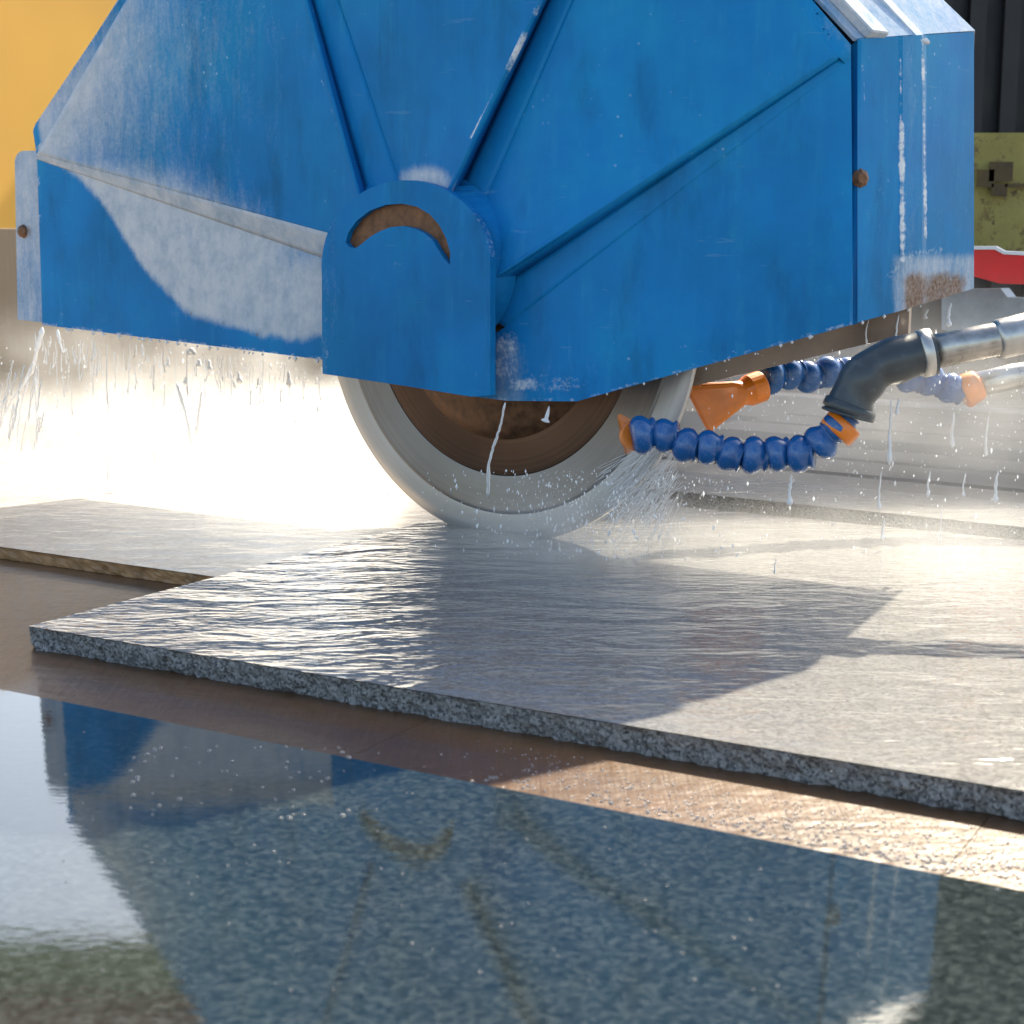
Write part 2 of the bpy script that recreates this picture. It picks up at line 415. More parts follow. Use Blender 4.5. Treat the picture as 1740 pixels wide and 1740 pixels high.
def w_p4(x, y):
    e = line_y(x, 980, 682, 1445, 552) if x > 980 else 682
    if e - y < 6: return .36 * (noise.noise(Vector((x * .05, 0, 4))) > -.1)
    a = .5 * ss(75, 25, e - y) * ss(4, 25, e - y) * ss(1080, 930, x) * ss(835, 880, x)
    b = .55 * ss(30, 12, abs(x - 860)) * ss(545, 580, y) * ss(655, 635, y)
    return max(a, b) * (.75 + .5 * noise.noise(Vector((x * .03, y * .03, 0))))
def s_p4(x, y):
    return .3 * ss(40, 10, abs(x - 862)) * ss(550, 590, y) + .12 * ss(1150, 880, x) * ss(520, 640, y)
T = -360
ra, rb = (424, T), (440, T)
def patch(name, quads, mat=M_paint, masks=None, maxlen=9):
    bm = bmesh.new(); pxs = []
    for A_, B_, C_, D_ in quads:
        A_, B_, C_, D_ = [Vector(q) for q in (A_, B_, C_, D_)]
        n = max(2, int(max((B_ - A_).length, (C_ - D_).length) / maxlen)); m = max(2, int(max((D_ - A_).length, (C_ - B_).length) / maxlen))
        g_ = []
        for i in range(n + 1):
            for j in range(m + 1):
                q = (A_.lerp(B_, i / n)).lerp(D_.lerp(C_, i / n), j / m); g_.append(bm.verts.new(H(q.x, q.y, q.z))); pxs.append((q.x, q.y))
        for i in range(n):
            for j in range(m):
                q = i * (m + 1) + j; bm.faces.new((g_[q], g_[q + m + 1], g_[q + m + 2], g_[q + 1]))
    bm.normal_update()
    bmesh.ops.reverse_faces(bm, faces=[f for f in bm.faces if f.normal.dot(f.calc_center_median() - CAM) > 0])
    me = from_bm(name, bm, True)
    for k in ('slurry', 'white', 'rust'):
        at = me.attributes.new(k, 'FLOAT', 'POINT'); f = (masks or {}).get(k)
        at.data.foreach_set('value', [min(1, max(0, f(x, y))) if f else 0.0 for x, y in pxs])
    o = link(name, me, hood, mat)
    if name == 'fold': bevel(o, .003, 2)
    return o
patch('panel', [((62, 262, .004), (424, T, .012), (622, 375, .028), (640, 418, .020))], masks={'slurry': s_p1, 'white': chips})
patch('fold', [((424, T, .012), (429, T, -.003), (636, 372, .004), (622, 375, .028)), ((429, T, -.003), (452, T, -.002), (692, 350, -.002), (636, 372, .004))], masks={'white': lambda x, y: .5 * chips(x, y)})
def s_p2(x, y): return .85 * ss(70, 20, math.hypot(x - 722, (y - 312) * 1.6))
patch('panel', [((452, T, -.002), (1092, T, .026), (735, 389, .030), (692, 350, -.002))], masks={'white': chips, 'slurry': s_p2})
patch('fold', [((1092, T, .026), (1099, T, -.006), (749, 393, -.006), (735, 389, .030)), ((1099, T, -.006), (1128, T, -.002), (800, 400, -.002), (749, 393, -.006))], masks={'white': lambda x, y: .9 * chips(x, y)})
patch('panel', [((800, 400, -.002), (1128, T, -.002), (1425, 97, .004), (790, 505, .030))])
sheet('panel_margin', [(1128, T, -.002), (1425, 97, .004), (1436, 108, -.002), (1446, 100, -.002), (1446, 84, .000), (1446, 76, 0), (1380, 0, 0), (1150, T, 0)], hood, M_paint,
      masks={'slurry': lambda x, y: .22 * ss(70, 0, abs(line_y(x, 1040, T, 1446, 76) - y)) * ss(1300, 1440, x)})
patch('fold', [((790, 505, .030), (1425, 97, .004), (1427, 101, -.002), (800, 522, -.004)), ((800, 522, -.004), (1427, 101, -.002), (1436, 108, -.002), (858, 556, -.002))])
sheet('panel', [(790, 600, -.002), (858, 556, -.002), (1436, 108, -.002), (1446, 100, -.002), (1448, 300, -.002), (1449, 551, -.002), (980, 682, -.002), (862, 681, -.002), (790, 672, -.002)], hood, M_paint,
      masks={'slurry': s_p4, 'white': w_p4})
patch('fold', [((62, 262, .004), (640, 418, .020), (640, 470, -.002), (64, 271, -.002))], masks={'slurry': lambda x, y: .85})
sheet('panel', [(63, 270, -.003), (105, 280, -.003), (548, 434, -.003), (640, 464, -.003), (640, 629, -.003), (548, 611, -.003), (72, 552, -.003)], hood, M_paint, masks={'slurry': s_p5, 'white': lambda x, y: .45 * ss(8, 3, line_y(x, 72, 552, 548, 611) - y) * (noise.noise(Vector((x * .04, 8, 4))) > -.05) + .5 * ss(4, 1, x - 66) * (noise.noise(Vector((y * .05, 2, 4))) > .1), 'rust': lambda x, y: .6 * ss(9, 2, min(math.hypot(x - 325, y - 532), math.hypot(x - 380, y - 548), math.hypot(x - 436, y - 568)))})
for o in hood.children: solidify(o, .004, -1)
# left end flange strip and the lip along the slanted edge
arc = [(25 + 16 - 16 * math.cos(a), 256 + 20 - 20 * math.sin(a), -.012) for a in [i * math.pi / 12 for i in range(7)]]
solidify(sheet('end_flange', arc + [(70, 256, -.012), (74, 548, -.012), (30, 543, -.012)], hood, M_paint, masks={'slurry': lambda x, y: .55 + .2 * ss(500, 300, y), 'rust': lambda x, y: .5 * ss(26, 8, math.hypot(x - 40, y - 393))}), .006)
solidify(sheet('edge_lip', [(56, 222, -.006), (60, 211, -.006), (202, 0, -.006), (408, T, -.006), (436, T, -.006), (232, 0, -.006), (72, 262, -.006), (62, 262, -.006)], hood, M_paint,
      masks={'slurry': lambda x, y: .7 * ss(-100, 200, y) if x > 66 or y < 205 else .1, 'white': lambda x, y: .35 * ss(5, 1, abs((x - 202) * .833 + (y - 0) * .553))}), .005)
# right end cover with its two vertical seams and the chamfer above
def streaks(x, y):
    s = 0
    for x0, y0, x1, y1, wd, a in ((1530, 66, 1531, 215, 6, .55), (1532, 210, 1534, 440, 8.5, 1), (1568, 60, 1573, 405, 5, .75), (1464, 66, 1466, 120, 5, .6), (1466, 120, 1478, 280, 4, .4), (1464, 66, 1495, 84, 4, .5), (1597, 70, 1597, 300, 3.5, .22)):
        d, t = seg_d(x, y, x0, y0, x1, y1); s = max(s, a * (.72 + .5 * noise.noise(Vector((y * .03, x0 * .1, 0))) + .3 * noise.noise(Vector((y * .13, x0, 0)))) * ss(wd * (1 + .35 * noise.noise(Vector((y * .05, x0, 5)))), wd * .2, d))
    d = seg_d(x, y, 1512, 468, 1545, 432)[0]; s = max(s, .34 * ss(14, 2, d)); d = seg_d(x, y, 1545, 432, 1598, 424)[0]; s = max(s, .36 * ss(14, 2, d))
    return s
def end_rust(x, y):
    return .72 * ss(1515, 1545, x) * ss(440, 480, y) * ss(1660, 1625, x)
def end_slurry(x, y):
    return max(.62 * ss(1508, 1530, x) * ss(418, 446, y), .16 * ss(40, 0, abs(x - 1550)))
def EC(x, y, off=0): return H(x, y, off)
ecx = [(1457, 66, 548, -.010), (1527, 62, 529, .000), (1534, 62, 527, .0035), (1567, 59, 517, .0035), (1574, 59, 515, 0), (1655, 54, 490, 0)]
patch('end_cover', [((x0, y0, o0_), (x1, y1, o1_), (x1, z1, o1_), (x0, z0, o0_)) for (x0, y0, z0, o0_), (x1, y1, z1, o1_) in zip(ecx, ecx[1:])], masks={'white': streaks, 'rust': end_rust, 'slurry': end_slurry}, maxlen=4)
patch('seam', [((1443, 82, -.004), (1447, 76, -.02), (1449, 552, -.02), (1446, 553, -.004)), ((1447, 76, -.02), (1458, 66, -.012), (1458, 549, -.012), (1449, 552, -.02))])
Pf, Pb = H(1452, 66, -.008), H(1655, 54)
eV = Pb - Pf; eV.z = 0
Uf = H(1050, T, -.004); Ul = H(430, T, -.004); Lf = H(66, 215, -.012); Lb_ = H(80, 546, -.02)
def quad(name, a, b, c, d, mat, n=14, masks=None, th=.004):
    V, F = [], []
    for i in range(n + 1):
        for j in range(n + 1): V.append((a.lerp(b, i / n)).lerp(d.lerp(c, i / n), j / n))
    for i in range(n):
        for j in range(n):
            q = i * (n + 1) + j; F.append((q, q + n + 1, q + n + 2, q + 1))
    me = mesh(name, V, F)
    for k in ('slurry', 'white', 'rust'):
        at = me.attributes.new(k, 'FLOAT', 'POINT'); f = (masks or {}).get(k)
        at.data.foreach_set('value', [(f(i / n, j / n) if f else 0.0) for i in range(n + 1) for j in range(n + 1)])
    o = link(name, me, hood, mat); solidify(o, th, 0); return o
quad('chamfer_plate', Pf + Vector((0, 0, -.001)), Pb, Uf + eV, Uf, M_paint, masks={'slurry': lambda i, j: .55})
quad('top_plate', Uf, Uf + eV, Ul + eV, Ul, M_paint, masks={'slurry': lambda i, j: .6})
quad('chamfer_plate', Ul, Ul + eV, Lf + eV, Lf, M_paint, masks={'slurry': lambda i, j: .6})
quad('end_plate', Lf, Lf + eV, Lb_ + eV, Lb_, M_paint)
b1 = Pb.copy(); b1.z = H(1652, 490).z
back = mesh('back_plate', [Lf + eV, Ul + eV, Uf + eV, Pb, b1, Lb_ + eV], [(0, 1, 2, 3, 4, 5)])
solidify(link('back_plate', back, hood, M_dark), .004, 1)
# lips along the chamfer
def bar_between(name, a, b, wv, hv, mat, parent, masks=None):
    me = box_me(name, a, b - a, wv, hv)
    for k, v in (masks or {}).items():
        at = me.attributes.new(k, 'FLOAT', 'POINT'); at.data.foreach_set('value', [v] * len(me.vertices))
    return bevel(link(name, me, parent, mat), .0015, 1)
ed = eV.normalized(); nup = (Pb - Pf).cross(Uf - Pf).normalized(); nup = nup if nup.z > 0 else -nup
for s0, s1, hgt in ((.015, .045, .012), (.105, .125, .007)):
    bar_between('rib', Pf + ed * s0 + nup * .002, Uf + ed * s0 + nup * .002, ed * (s1 - s0), nup * hgt, M_paint, hood, {'slurry': .8})
# bolts
M_rust = simple('rusty_steel', (.17, .085, .045), .55, .5, .5, 90, .3)
M_steel = simple('worn_steel', (.50, .48, .45), .32, .9, .2, 60, .1)
def bolt(p, d, r, parent, mat):
    path = [p, p + d * r * .2, p + d * r * .7, p + d * r * .95]
    V, F = tube(path, [r * 1.5, r * 1.5, r, r * .8], 8)
    return link('bolt', mesh('bolt', V, F), parent, mat)
tocam = Vector((-.1, -1, 0)).normalized()
part_of = lambda o, n: setattr(o, 'parent', [c_ for c_ in hood.children if c_.name.split('.')[0] == n][0])
part_of(bolt(H(40, 393, -.011), tocam, .006, hood, M_rust), 'end_flange'); part_of(bolt(H(1461, 303, -.010), Vector((.3, -1, 0)).normalized(), .0065, hood, M_rust), 'end_cover')
# hub: collar, plate with curved slot, rusty disc behind it
hc = (712, 452)
col_out = [(hc[0] + 166 * math.cos(a), hc[1] - 166 * math.sin(a), -.002) for a in [i * 2 * math.pi / 64 for i in range(64)]]
col_in = [(hc[0] - 8 + 136 * math.cos(a), hc[1] - 136 * math.sin(a), .032) for a in [i * 2 * math.pi / 64 for i in range(64)]]
def cslur(x, y): return .8 * ss(60, 25, math.hypot((x - 715), (y - 303) * 1.3))
V_ = []
sheet('hub_collar', col_out, hood, M_paint, holes=[col_in], masks={'slurry': cslur}, maxlen=12)
pc = (690, 447); pr = 143
plate_o = [(548, 635, .046), (547, 540, .046)] + [(pc[0] - pr * math.cos(a), pc[1] - pr * math.sin(a) * .985, .046) for a in [i * math.pi / 40 for i in range(41)]] + [(833, 560, .046), (833, 672, .046), (800, 674, .046), (690, 656, .046)]
slot = [(x, y, .046) for x, y in ((587, 412), (592, 395), (606, 375), (628, 358), (655, 348), (682, 346), (708, 351), (730, 364), (746, 382), (758, 405), (765, 430), (764, 450),
        (755, 440), (745, 425), (735, 408), (722, 397), (704, 388), (684, 384), (664, 386), (645, 393), (628, 403), (614, 415), (604, 422), (594, 420))]
def hub_white(x, y):
    return .42 * ss(30, 2, x - 548) * ss(430, 560, y) * (.5 + noise.noise(Vector((x * .08, y * .05, 2)))) + .35 * ss(3, 0, abs(math.hypot(x - pc[0], y - pc[1]) - pr)) * (y < 440)
hp = sheet('hub_plate', plate_o, hood, M_paint, holes=[slot], masks={'white': hub_white, 'slurry': lambda x, y: .16 * ss(50, 0, x - 548)}, maxlen=8)
solidify(hp, .009, -1)
sheet('hub_backing', [(678 + 108 * math.cos(a), 447 - 104 * math.sin(a), .0362) for a in [i * math.pi / 16 for i in range(17)]] + [(570, 470, .0362), (786, 470, .0362)], hood, M_rust, maxlen=40)
for n_ in ('hub_backing',): part_of([c_ for c_ in hood.children if c_.name == n_][0], 'hub_plate')
# rear splash skirt hanging below the guard on the right
M_skirt = simple('wet_brown_skirt', (.20, .14, .105), .3, .1, .35, 14, .2, .4)
k0, k1 = H(1010, 640) + Vector((.02, .12, 0)), b1 - ed * .10 - Vector((0, 0, .0))
sk = box_me('splash_skirt', k0 + Vector((0, 0, -.045)), k1 - k0, (.004, .006, 0), (0, 0, .075)); link('splash_skirt', sk, hood, M_skirt)

# ------------------------------------------------------------------ blade
YBL = R(-37)
bc = P(848, 530, 1.86); BR = .263
bu = Vector((math.cos(YBL), math.sin(YBL), 0)); bn = Vector((math.sin(YBL), -math.cos(YBL), 0))   # bn points to the camera side
bl = thing('cutting_disc', 'round diamond saw blade with bright wet rim cutting the slab', 'saw blade', bc)
def lathe(name, prof, n=160, mat=None):
    V, F = [], []; m = len(prof)
    for i in range(n):
        c, s_ = math.cos(2 * math.pi * i / n), math.sin(2 * math.pi * i / n)
        for r, d in prof: V.append(bc + bu * (r * c) + Vector((0, 0, r * s_)) + bn * d)
    for i in range(n):
        for j in range(m - 1):
            F.append((i * m + j, ((i + 1) % n) * m + j, ((i + 1) % n) * m + j + 1, i * m + j + 1))
    me = mesh(name, V, F, True); bm = bmesh.new(); bm.from_mesh(me); bmesh.ops.recalc_face_normals(bm, faces=bm.faces); bm.to_mesh(me); bm.free()
    return link(name, me, bl, mat)
def spun(name, c0, c1, rough, metal, aniso=.7):
    k = NT(name); v = k.co()
    # concentric polish: colour rings by radius
    ln = k.n('ShaderNodeVectorMath', operation='LENGTH'); k.set(ln.inputs[0], v)
    cb = k.n('ShaderNodeCombineXYZ'); k.set(cb.inputs[0], ln.outputs['Value'])
    rings = k.noise(160, 4, .7, cb.outputs[0]); n2 = k.noise(7, 3, .6, v)
    col = k.mix(rings, c0, c1); col = k.mix(k.smooth(n2, .35, .7, 0, .45), col, c0)
    k.p(Base_Color=col, Metallic=metal, Roughness=rough, Anisotropic=aniso, Normal=k.bump(rings, .05, .001))
    tg = k.n('ShaderNodeTangent', direction_type='RADIAL', axis='Y'); k.set(k.b.inputs['Tangent'], tg.outputs[0])
    return k.m
M_core = spun('rusty_blade_core', (.05, .025, .014), (.22, .11, .06), .34, .55)
M_ring = spun('wet_blade_ring', (.15, .13, .12), (.34, .305, .28), .36, .65)
M_rim = spun('bright_blade_rim', (.40, .37, .345), (.64, .605, .57), .40, .5)
lathe('core', [(.02, .0035), (.150, .0035), (.185, .0035), (.187, .003), (.187, -.003), (.02, -.003)], 128, M_core)
lathe('body_ring', [(.187, .0034), (.188, .0038), (.225, .0038), (.2268, .0043), (.2292, .0043), (.231, .0038), (.2315, .0036), (.2315, -.0035), (.187, -.0032)], 160, M_ring)
lathe('rim', [(.2316, .0036), (.2330, .0039), (.245, .0039), (.249, .0039), (BR - .001, .0039), (BR, .003), (BR, -.003), (BR - .002, -.0046), (.2316, -.0036)], 160, M_rim)
lathe('flange', [(.0, .03), (.06, .03), (.07, .022), (.125, .012), (.145, .004), (.145, .0), (.0, .0)], 96, M_rust)

# ------------------------------------------------------------------ coolant hoses
def scuffed(name, col, rough, film):
    k = NT(name); n = k.noise(55, 5, .65); f = k.noise(16, 4, .6)
    fm = k.math('MULTIPLY', k.smooth(n, .5, .72), k.smooth(f, .4, .65, .15, 1))
    c = k.mix(k.smooth(f, .3, .7), tuple(q * .75 for q in col), tuple(min(1, q * 1.15) for q in col)); c = k.mix(k.math('MULTIPLY', fm, film), c, (.42, .46, .50))
    k.p(Base_Color=c, Roughness=k.math('ADD', rough, k.math('MULTIPLY', fm, .35)), Coat_Weight=.2, Coat_Roughness=.1, Normal=k.bump(n, .1, .002)); return k.m
M_blue = scuffed('blue_plastic', (.002, .092, .30), .24, .35)
M_org = scuffed('orange_plastic', (.80, .20, .008), .34, .22)
M_rub = scuffed('black_rubber', (.035, .045, .052), .36, .18)
def seg_mesh(r, L):
    prof = [(-.50, .70), (-.44, .82), (-.30, .98), (-.12, 1.04), (.05, 1.0), (.2, .86), (.32, .74), (.40, .72), (.43, .80), (.50, .80)]
    n = 20; V, F = [], []
    for z, q in prof:
        for k in range(n):
            a = 2 * math.pi * k / n; V.append((q * r * math.cos(a), q * r * math.sin(a), z * L))
    for i in range(len(prof) - 1):
        for k in range(n): F.append((i * n + k, i * n + (k + 1) % n, (i + 1) * n + (k + 1) % n, (i + 1) * n + k))
    F.append(tuple(range(n - 1, -1, -1))); F.append(tuple(range((len(prof) - 1) * n, len(prof) * n)))
    return mesh('segment', V, F, True)
def hose(label, pts, r, L, root_name='coolant_hose', jit=.12):
    root = thing(root_name, label, 'hose', pts[0], 'segmented coolant hoses')
    path = smooth_path(pts, 24); acc = 0; sm = seg_mesh(r, L * 1.12); sm.materials.append(M_blue)
    cen = [path[0]]; 
    for a, b in zip(path, path[1:]):
        acc += (b - a).length
        if acc >= L: cen.append(b); acc = 0
    rr = random.Random(5)
    for i, (a, b) in enumerate(zip(cen, cen[1:])):
        o = bpy.data.objects.new('segment', sm); COL.objects.link(o); o.parent = root
        d = (b - a).normalized() + Vector((rr.uniform(-jit, jit), rr.uniform(-jit, jit), rr.uniform(-jit, jit)))
        o.location = (a + b) / 2 - root.location + Vector((0, rr.uniform(-1, 1), rr.uniform(-1, 1))) * r * .16; o.scale = [rr.uniform(.93, 1.09)] * 2 + [1.0]; o.rotation_mode = 'QUATERNION'; o.rotation_quaternion = d.to_track_quat('Z', 'Y')
    return root, cen
def ring_part(name, a, b, ra, rb_, root, mat, n=24, steps=None):
    V, F = tube([a, a.lerp(b, .12), a.lerp(b, .88), b], [ra * .92, ra, rb_, rb_ * .92], n); return link(name, mesh(name, V, F, True), root, mat)
def fan_nozzle(root, a, tip0, tip1, ra, th, mat):
    """round socket at a, flattening to a wide flat mouth between tip0 and tip1"""
    mid = (tip0 + tip1) / 2; d = (mid - a); wv = (tip1 - tip0) / 2; dn = d.normalized()
    wn = (wv - dn * wv.dot(dn)); wl_ = wn.length; wn.normalize(); nn = dn.cross(wn)
    V, F = [], []; n = 24; st = [(0, ra, ra), (.2, ra, ra), (.3, ra * .78, ra * .7), (.42, ra * .9, ra * .55), (1, wl_, th)]
    for t, a_, b_ in st:
        for k in range(n):
            c = 2 * math.pi * k / n; cc, s_ = math.cos(c), math.sin(c)
            if t > .35:
                e = .45; cc = math.copysign(abs(cc) ** e, cc); s_ = math.copysign(abs(s_) ** e, s_)
            V.append(a + d * t + wv * (t > .9) * (cc) * 1.0 + (wn * a_ * cc if t <= .9 else Vector()) + nn * b_ * s_)
    for i in range(len(st) - 1):
        for k in range(n): F.append((i * n + k, i * n + (k + 1) % n, (i + 1) * n + (k + 1) % n, (i + 1) * n + k))
    F.append(tuple(range(n - 1, -1, -1))); F.append(tuple(range((len(st) - 1) * n, len(st) * n)))
    me = mesh('nozzle', V, F); bm = bmesh.new(); bm.from_mesh(me); bmesh.ops.recalc_face_normals(bm, faces=bm.faces); bm.to_mesh(me); bm.free()
    return bevel(link('nozzle', me, root, mat), .001, 2)
DF = 1.60
hr = .0178
pts = [P(1075, 742, 1.60), P(1130, 742, 1.60), P(1185, 758, 1.59), P(1250, 772, 1.58), P(1320, 776, 1.57), P(1385, 762, 1.565), P(1432, 722, 1.56), P(1450, 700, 1.56)]
h1, cen = hose('blue segmented coolant hose in front, hanging from the black elbow to the blade', pts, hr, .0215, jit=.3)
fan_nozzle(h1, pts[0] + Vector((.004, .008, 0)), P(1052, 703, 1.645), P(1066, 772, 1.645), .0155, .003, M_org)
ring_part('collar', P(1418, 738, 1.56), P(1438, 716, 1.56), .0185, .0185, h1, M_org)
# pipe with rubber elbow
pp = thing('coolant_pipe', 'silver coolant pipe with black rubber elbow entering from the right', 'pipe', P(1740, 565, 1.56))
el = smooth_path([P(1440, 706, 1.56), P(1452, 668, 1.56), P(1482, 630, 1.56), P(1530, 610, 1.56), P(1585, 597, 1.56)], 10)
V, F = tube(el, [.022 + .0035 * (i < 2) + .001 * math.sin(i * .5) for i in range(len(el))], 28); link('elbow', mesh('elbow', V, F, True), pp, M_rub)
ring_part('clamp', P(1440, 703, 1.56), P(1447, 686, 1.56), .0262, .0255, pp, M_rub)
V, F = tube([P(1545, 606, 1.56), P(1700, 575, 1.57), P(2400, 420, 1.6)], .0165, 28); link('tube', mesh('tube', V, F, True), pp, simple('bright_pipe_steel', (.42, .39, .36), .30, 1, .35, 50, .15))
ring_part('coupling', P(1692, 578, 1.57), P(1760, 562, 1.572), .0195, .0195, pp, M_steel)
ring_part('clamp', P(1562, 602, 1.56), P(1582, 598, 1.56), .0232, .0232, pp, M_steel)
# rear hose
pts2 = [P(1296, 643, 1.90), P(1350, 638, 1.92), P(1410, 634, 1.94), P(1470, 630, 1.95), P(1530, 634, 1.96), P(1590, 652, 1.96), P(1638, 676, 1.96)]
h2, cen2 = hose('blue segmented hose behind the blade with flat orange fan nozzle', pts2, .0195, .0255)
fan_nozzle(h2, P(1294, 656, 1.895), P(1162, 652, 1.86), P(1206, 736, 1.86), .0185, .004, M_org)
ring_part('collar', P(1634, 668, 1.96), P(1664, 652, 1.96), .021, .019, h2, M_org)
V, F = tube([P(1655, 655, 1.96), P(1720, 640, 1.96), P(2300, 560, 1.97)], .0155, 20)
p2 = link('coolant_pipe', mesh('coolant_pipe', V, F, True), None, M_steel); tag(p2, 'thin grey pipe feeding the rear hose at the right edge', 'pipe')

# ------------------------------------------------------------------ things behind
# tan splash board behind the table on the left
bb0, bb1 = P(-420, 600, 3.5), P(640, 600, 3.3)
sb_ = box_me('splash_board', Vector((bb0.x, bb0.y, -.84)), Vector((bb1.x - bb0.x, bb1.y - bb0.y, 0)), (.01, .03, 0), (0, 0, P(0, 388, 3.4).z + .84))
tag(bevel(link('splash_board', sb_, None, M_board), .003), 'tan board standing behind the spray at the left', 'board')
# yellow wall, turned so that the sun grazes it
M_yel = simple('yellow_render', (.90, .47, .095), .85, 0, .16, 1.1, .1, 0, 2)
ya, yb_ = P(-700, 300, 4.2), P(420, 300, 7.2)
yw = box_me('yellow_wall', Vector((ya.x, ya.y, -.85)), Vector((yb_.x - ya.x, yb_.y - ya.y, 0)), (-.15, .15, 0), (0, 0, .85 + 1.25))
tag(link('yellow_wall', yw, None, M_yel), 'blurred warm yellow wall behind the hood at upper left', 'wall')
# dark corrugated container at the right
M_blk = simple('black_sheet', (.010, .010, .012), .55, .2, .3, 8)
ct = thing('dark_container', 'black ribbed metal container behind the hood at upper right', 'container', P(1730, 200, 4.6))
c0 = P(1560, 200, 4.6); c0.z = -.3
link('wall', box_me('wall', c0, (1.6, .1, 0), (0, .6, 0), (0, 0, 3.0)), ct, M_blk)
for i in range(16):
    link('rib', box_me('rib', c0 + Vector((.03 + i * .095, .001 - .03 + i * .006, .02)), (.045, .003, 0), (0, .028, 0), (0, 0, 2.9)), ct, M_blk)
# olive cabinet with dark marks
def olive():
    k = NT('olive_paint'); n = k.noise(7, 5, .65); f = k.noise(50, 4, .7)
    c = k.ramp(n, [(.3, (.24, .19, .04)), (.7, (.38, .33, .09))]); c = k.mix(k.smooth(f, .56, .70), c, (.07, .045, .012)); c = k.mix(k.smooth(k.noise(22, 6, .8), .52, .62, 0, .8), c, (.16, .09, .03)); k.p(Base_Color=c, Roughness=.6); return k.m
oc = thing('machine_cabinet', 'olive yellow machine cabinet with dark square marks at the right edge', 'cabinet', P(1700, 430, 3.2))
o0 = P(1600, 455, 3.2); o1 = P(1600, 226, 3.2)
link('body', box_me('body', o0, (.6, -.05, 0), (0, .4, 0), (0, 0, o1.z - o0.z)), oc, olive())
M_mark = simple('dark_mark', (.085, .055, .02), .7, 0, .6, 25)
for x0, y0, x1, y1 in ((1680, 275, 1722, 308), (1660, 288, 1690, 318), (1684, 312, 1712, 333), (1708, 312, 1760, 318)):
    a = P(x0, y1, 3.17); b = P(x1, y0, 3.17)
    link('mark', box_me('mark', a + Vector((0, .0, 0)), (b.x - a.x, 0, 0), (0, .004, 0), (0, 0, b.z - a.z)), oc, M_mark)
# red beam with white edge
rb0 = thing('red_guard', 'bright red guard bar with white edging at the right edge', 'guard', P(1700, 450, 2.5))
prof = [(1600, 424), (1690, 424), (1705, 432), (1850, 440), (1850, 486), (1700, 482), (1655, 470), (1600, 468)]
def prism(name, prof, D, dep, parent, mat):
    a = [P(x, y, D) for x, y in prof]; b = [p + Vector((0.02, dep, 0)) for p in a]; n = len(a)
    me = mesh(name, a + b, [tuple(range(n)), tuple(range(2 * n - 1, n - 1, -1))] + [(i, (i + 1) % n, n + (i + 1) % n, n + i) for i in range(n)])
    bm = bmesh.new(); bm.from_mesh(me); bmesh.ops.recalc_face_normals(bm, faces=bm.faces); bm.to_mesh(me); bm.free()
    return link(name, me, parent, mat)
prism('bar', prof, 2.5, .05, rb0, simple('red_paint', (.85, .004, .008), .4, 0, .1))
M_wht = simple('white_paint', (.8, .8, .78), .4, 0, .05)
prism('edge_trim', [(1596, 419), (1692, 419), (1707, 427), (1855, 434), (1855, 440), (1705, 432), (1690, 424), (1596, 424)], 2.495, .06, rb0, M_wht)
# steel-blue plate low at the right
bp_ = prism('metal_panel', [(1600, 492), (1700, 490), (1712, 505), (1900, 520), (1900, 640), (1600, 560)], 2.62, .02, None, simple('blue_grey_steel', (.20, .26, .31), .4, .5, .3, 30))
tag(bp_, 'blue grey metal panel under the red guard bar', 'panel')
# slatted wet outfeed bed behind the slabs at the right
M_slat = simple('wet_grey_slat', (.11, .107, .103), .34, .1, .35, 18, .15, .4)
ob = SB[0] + pv * .19; ob.z = .0
rbd = thing('outfeed_bed', 'grey wet slatted bed behind the slabs at the right, seen through mist', 'machine bed', ob)
for i in range(8):
    link('slat', box_me('slat', ob - sdv * .3 + pv * (.0 + i * .17) + Vector((0, 0, -.05 - .004 * (i % 3))), sdv * 2.6, pv * .115, (0, 0, .07)), rbd, M_slat)
link('bed_frame', box_me('bed_frame', ob - sdv * .3 + Vector((0, 0, -.2)), sdv * 2.6, pv * 1.4, (0, 0, .13)), rbd, M_slat)
# rails behind the table at the right
M_grey = simple('grey_steel', (.26, .25, .245), .45, .3, .25, 12)
for (x0, y0, x1, y1, D0, D1, hh, lb) in ((1100, 765, 1800, 835, 2.75, 2.25, .07, 'grey steel rail behind the slabs, nearer of two'), (1100, 655, 1800, 705, 3.6, 3.0, .05, 'far grey steel rail beyond the table at the right')):
    a, b = P(x0, y0, D0), P(x1, y1, D1)
    me = box_me('steel_rail', a, b - a, (.03, .05, 0), (0, 0, -hh)); tag(bevel(link('steel_rail', me, None, M_grey), .003), lb, 'rail', 'rails behind the table')

# workshop wall across the yard, glimpsed under the guard and mirrored in the wet slab
ww = thing('workshop_wall', 'grey ribbed workshop wall far behind, glimpsed under the guard at the right', 'wall', (1.8, 9, -.85))
M_ww = simple('grey_cladding', (.17, .165, .16), .75, 0, .2, 3)
link('cladding', box_me('cladding', (-.9, 9, -.85), (6.2, 0, 0), (0, .2, 0), (0, 0, 4.6)), ww, M_ww)
for i in range(15):
    link('rib', box_me('rib', (-.85 + i * .41, 8.93, -.84), (.12, 0, 0), (0, .069, 0), (0, 0, 4.5)), ww, M_ww)
# canopy whose fascia shows only in the foreground reflection
cn = thing('canopy', 'olive fascia and brown beam of a canopy mirrored in the foreground slab', 'canopy', (-3.4, 8, 3.4))
link('fascia', box_me('fascia', (-7, 8, 3.36), (5.6, 0, 0), (0, .05, 0), (0, 0, .30)), cn, simple('olive_fascia', (.30, .30, .12), .7))
link('beam', box_me('beam', (-7, 7.9, 3.67), (5.6, 0, 0), (0, .3, 0), (0, 0, 1.2)), cn, simple('brown_beam', (.36, .14, .07), .7))

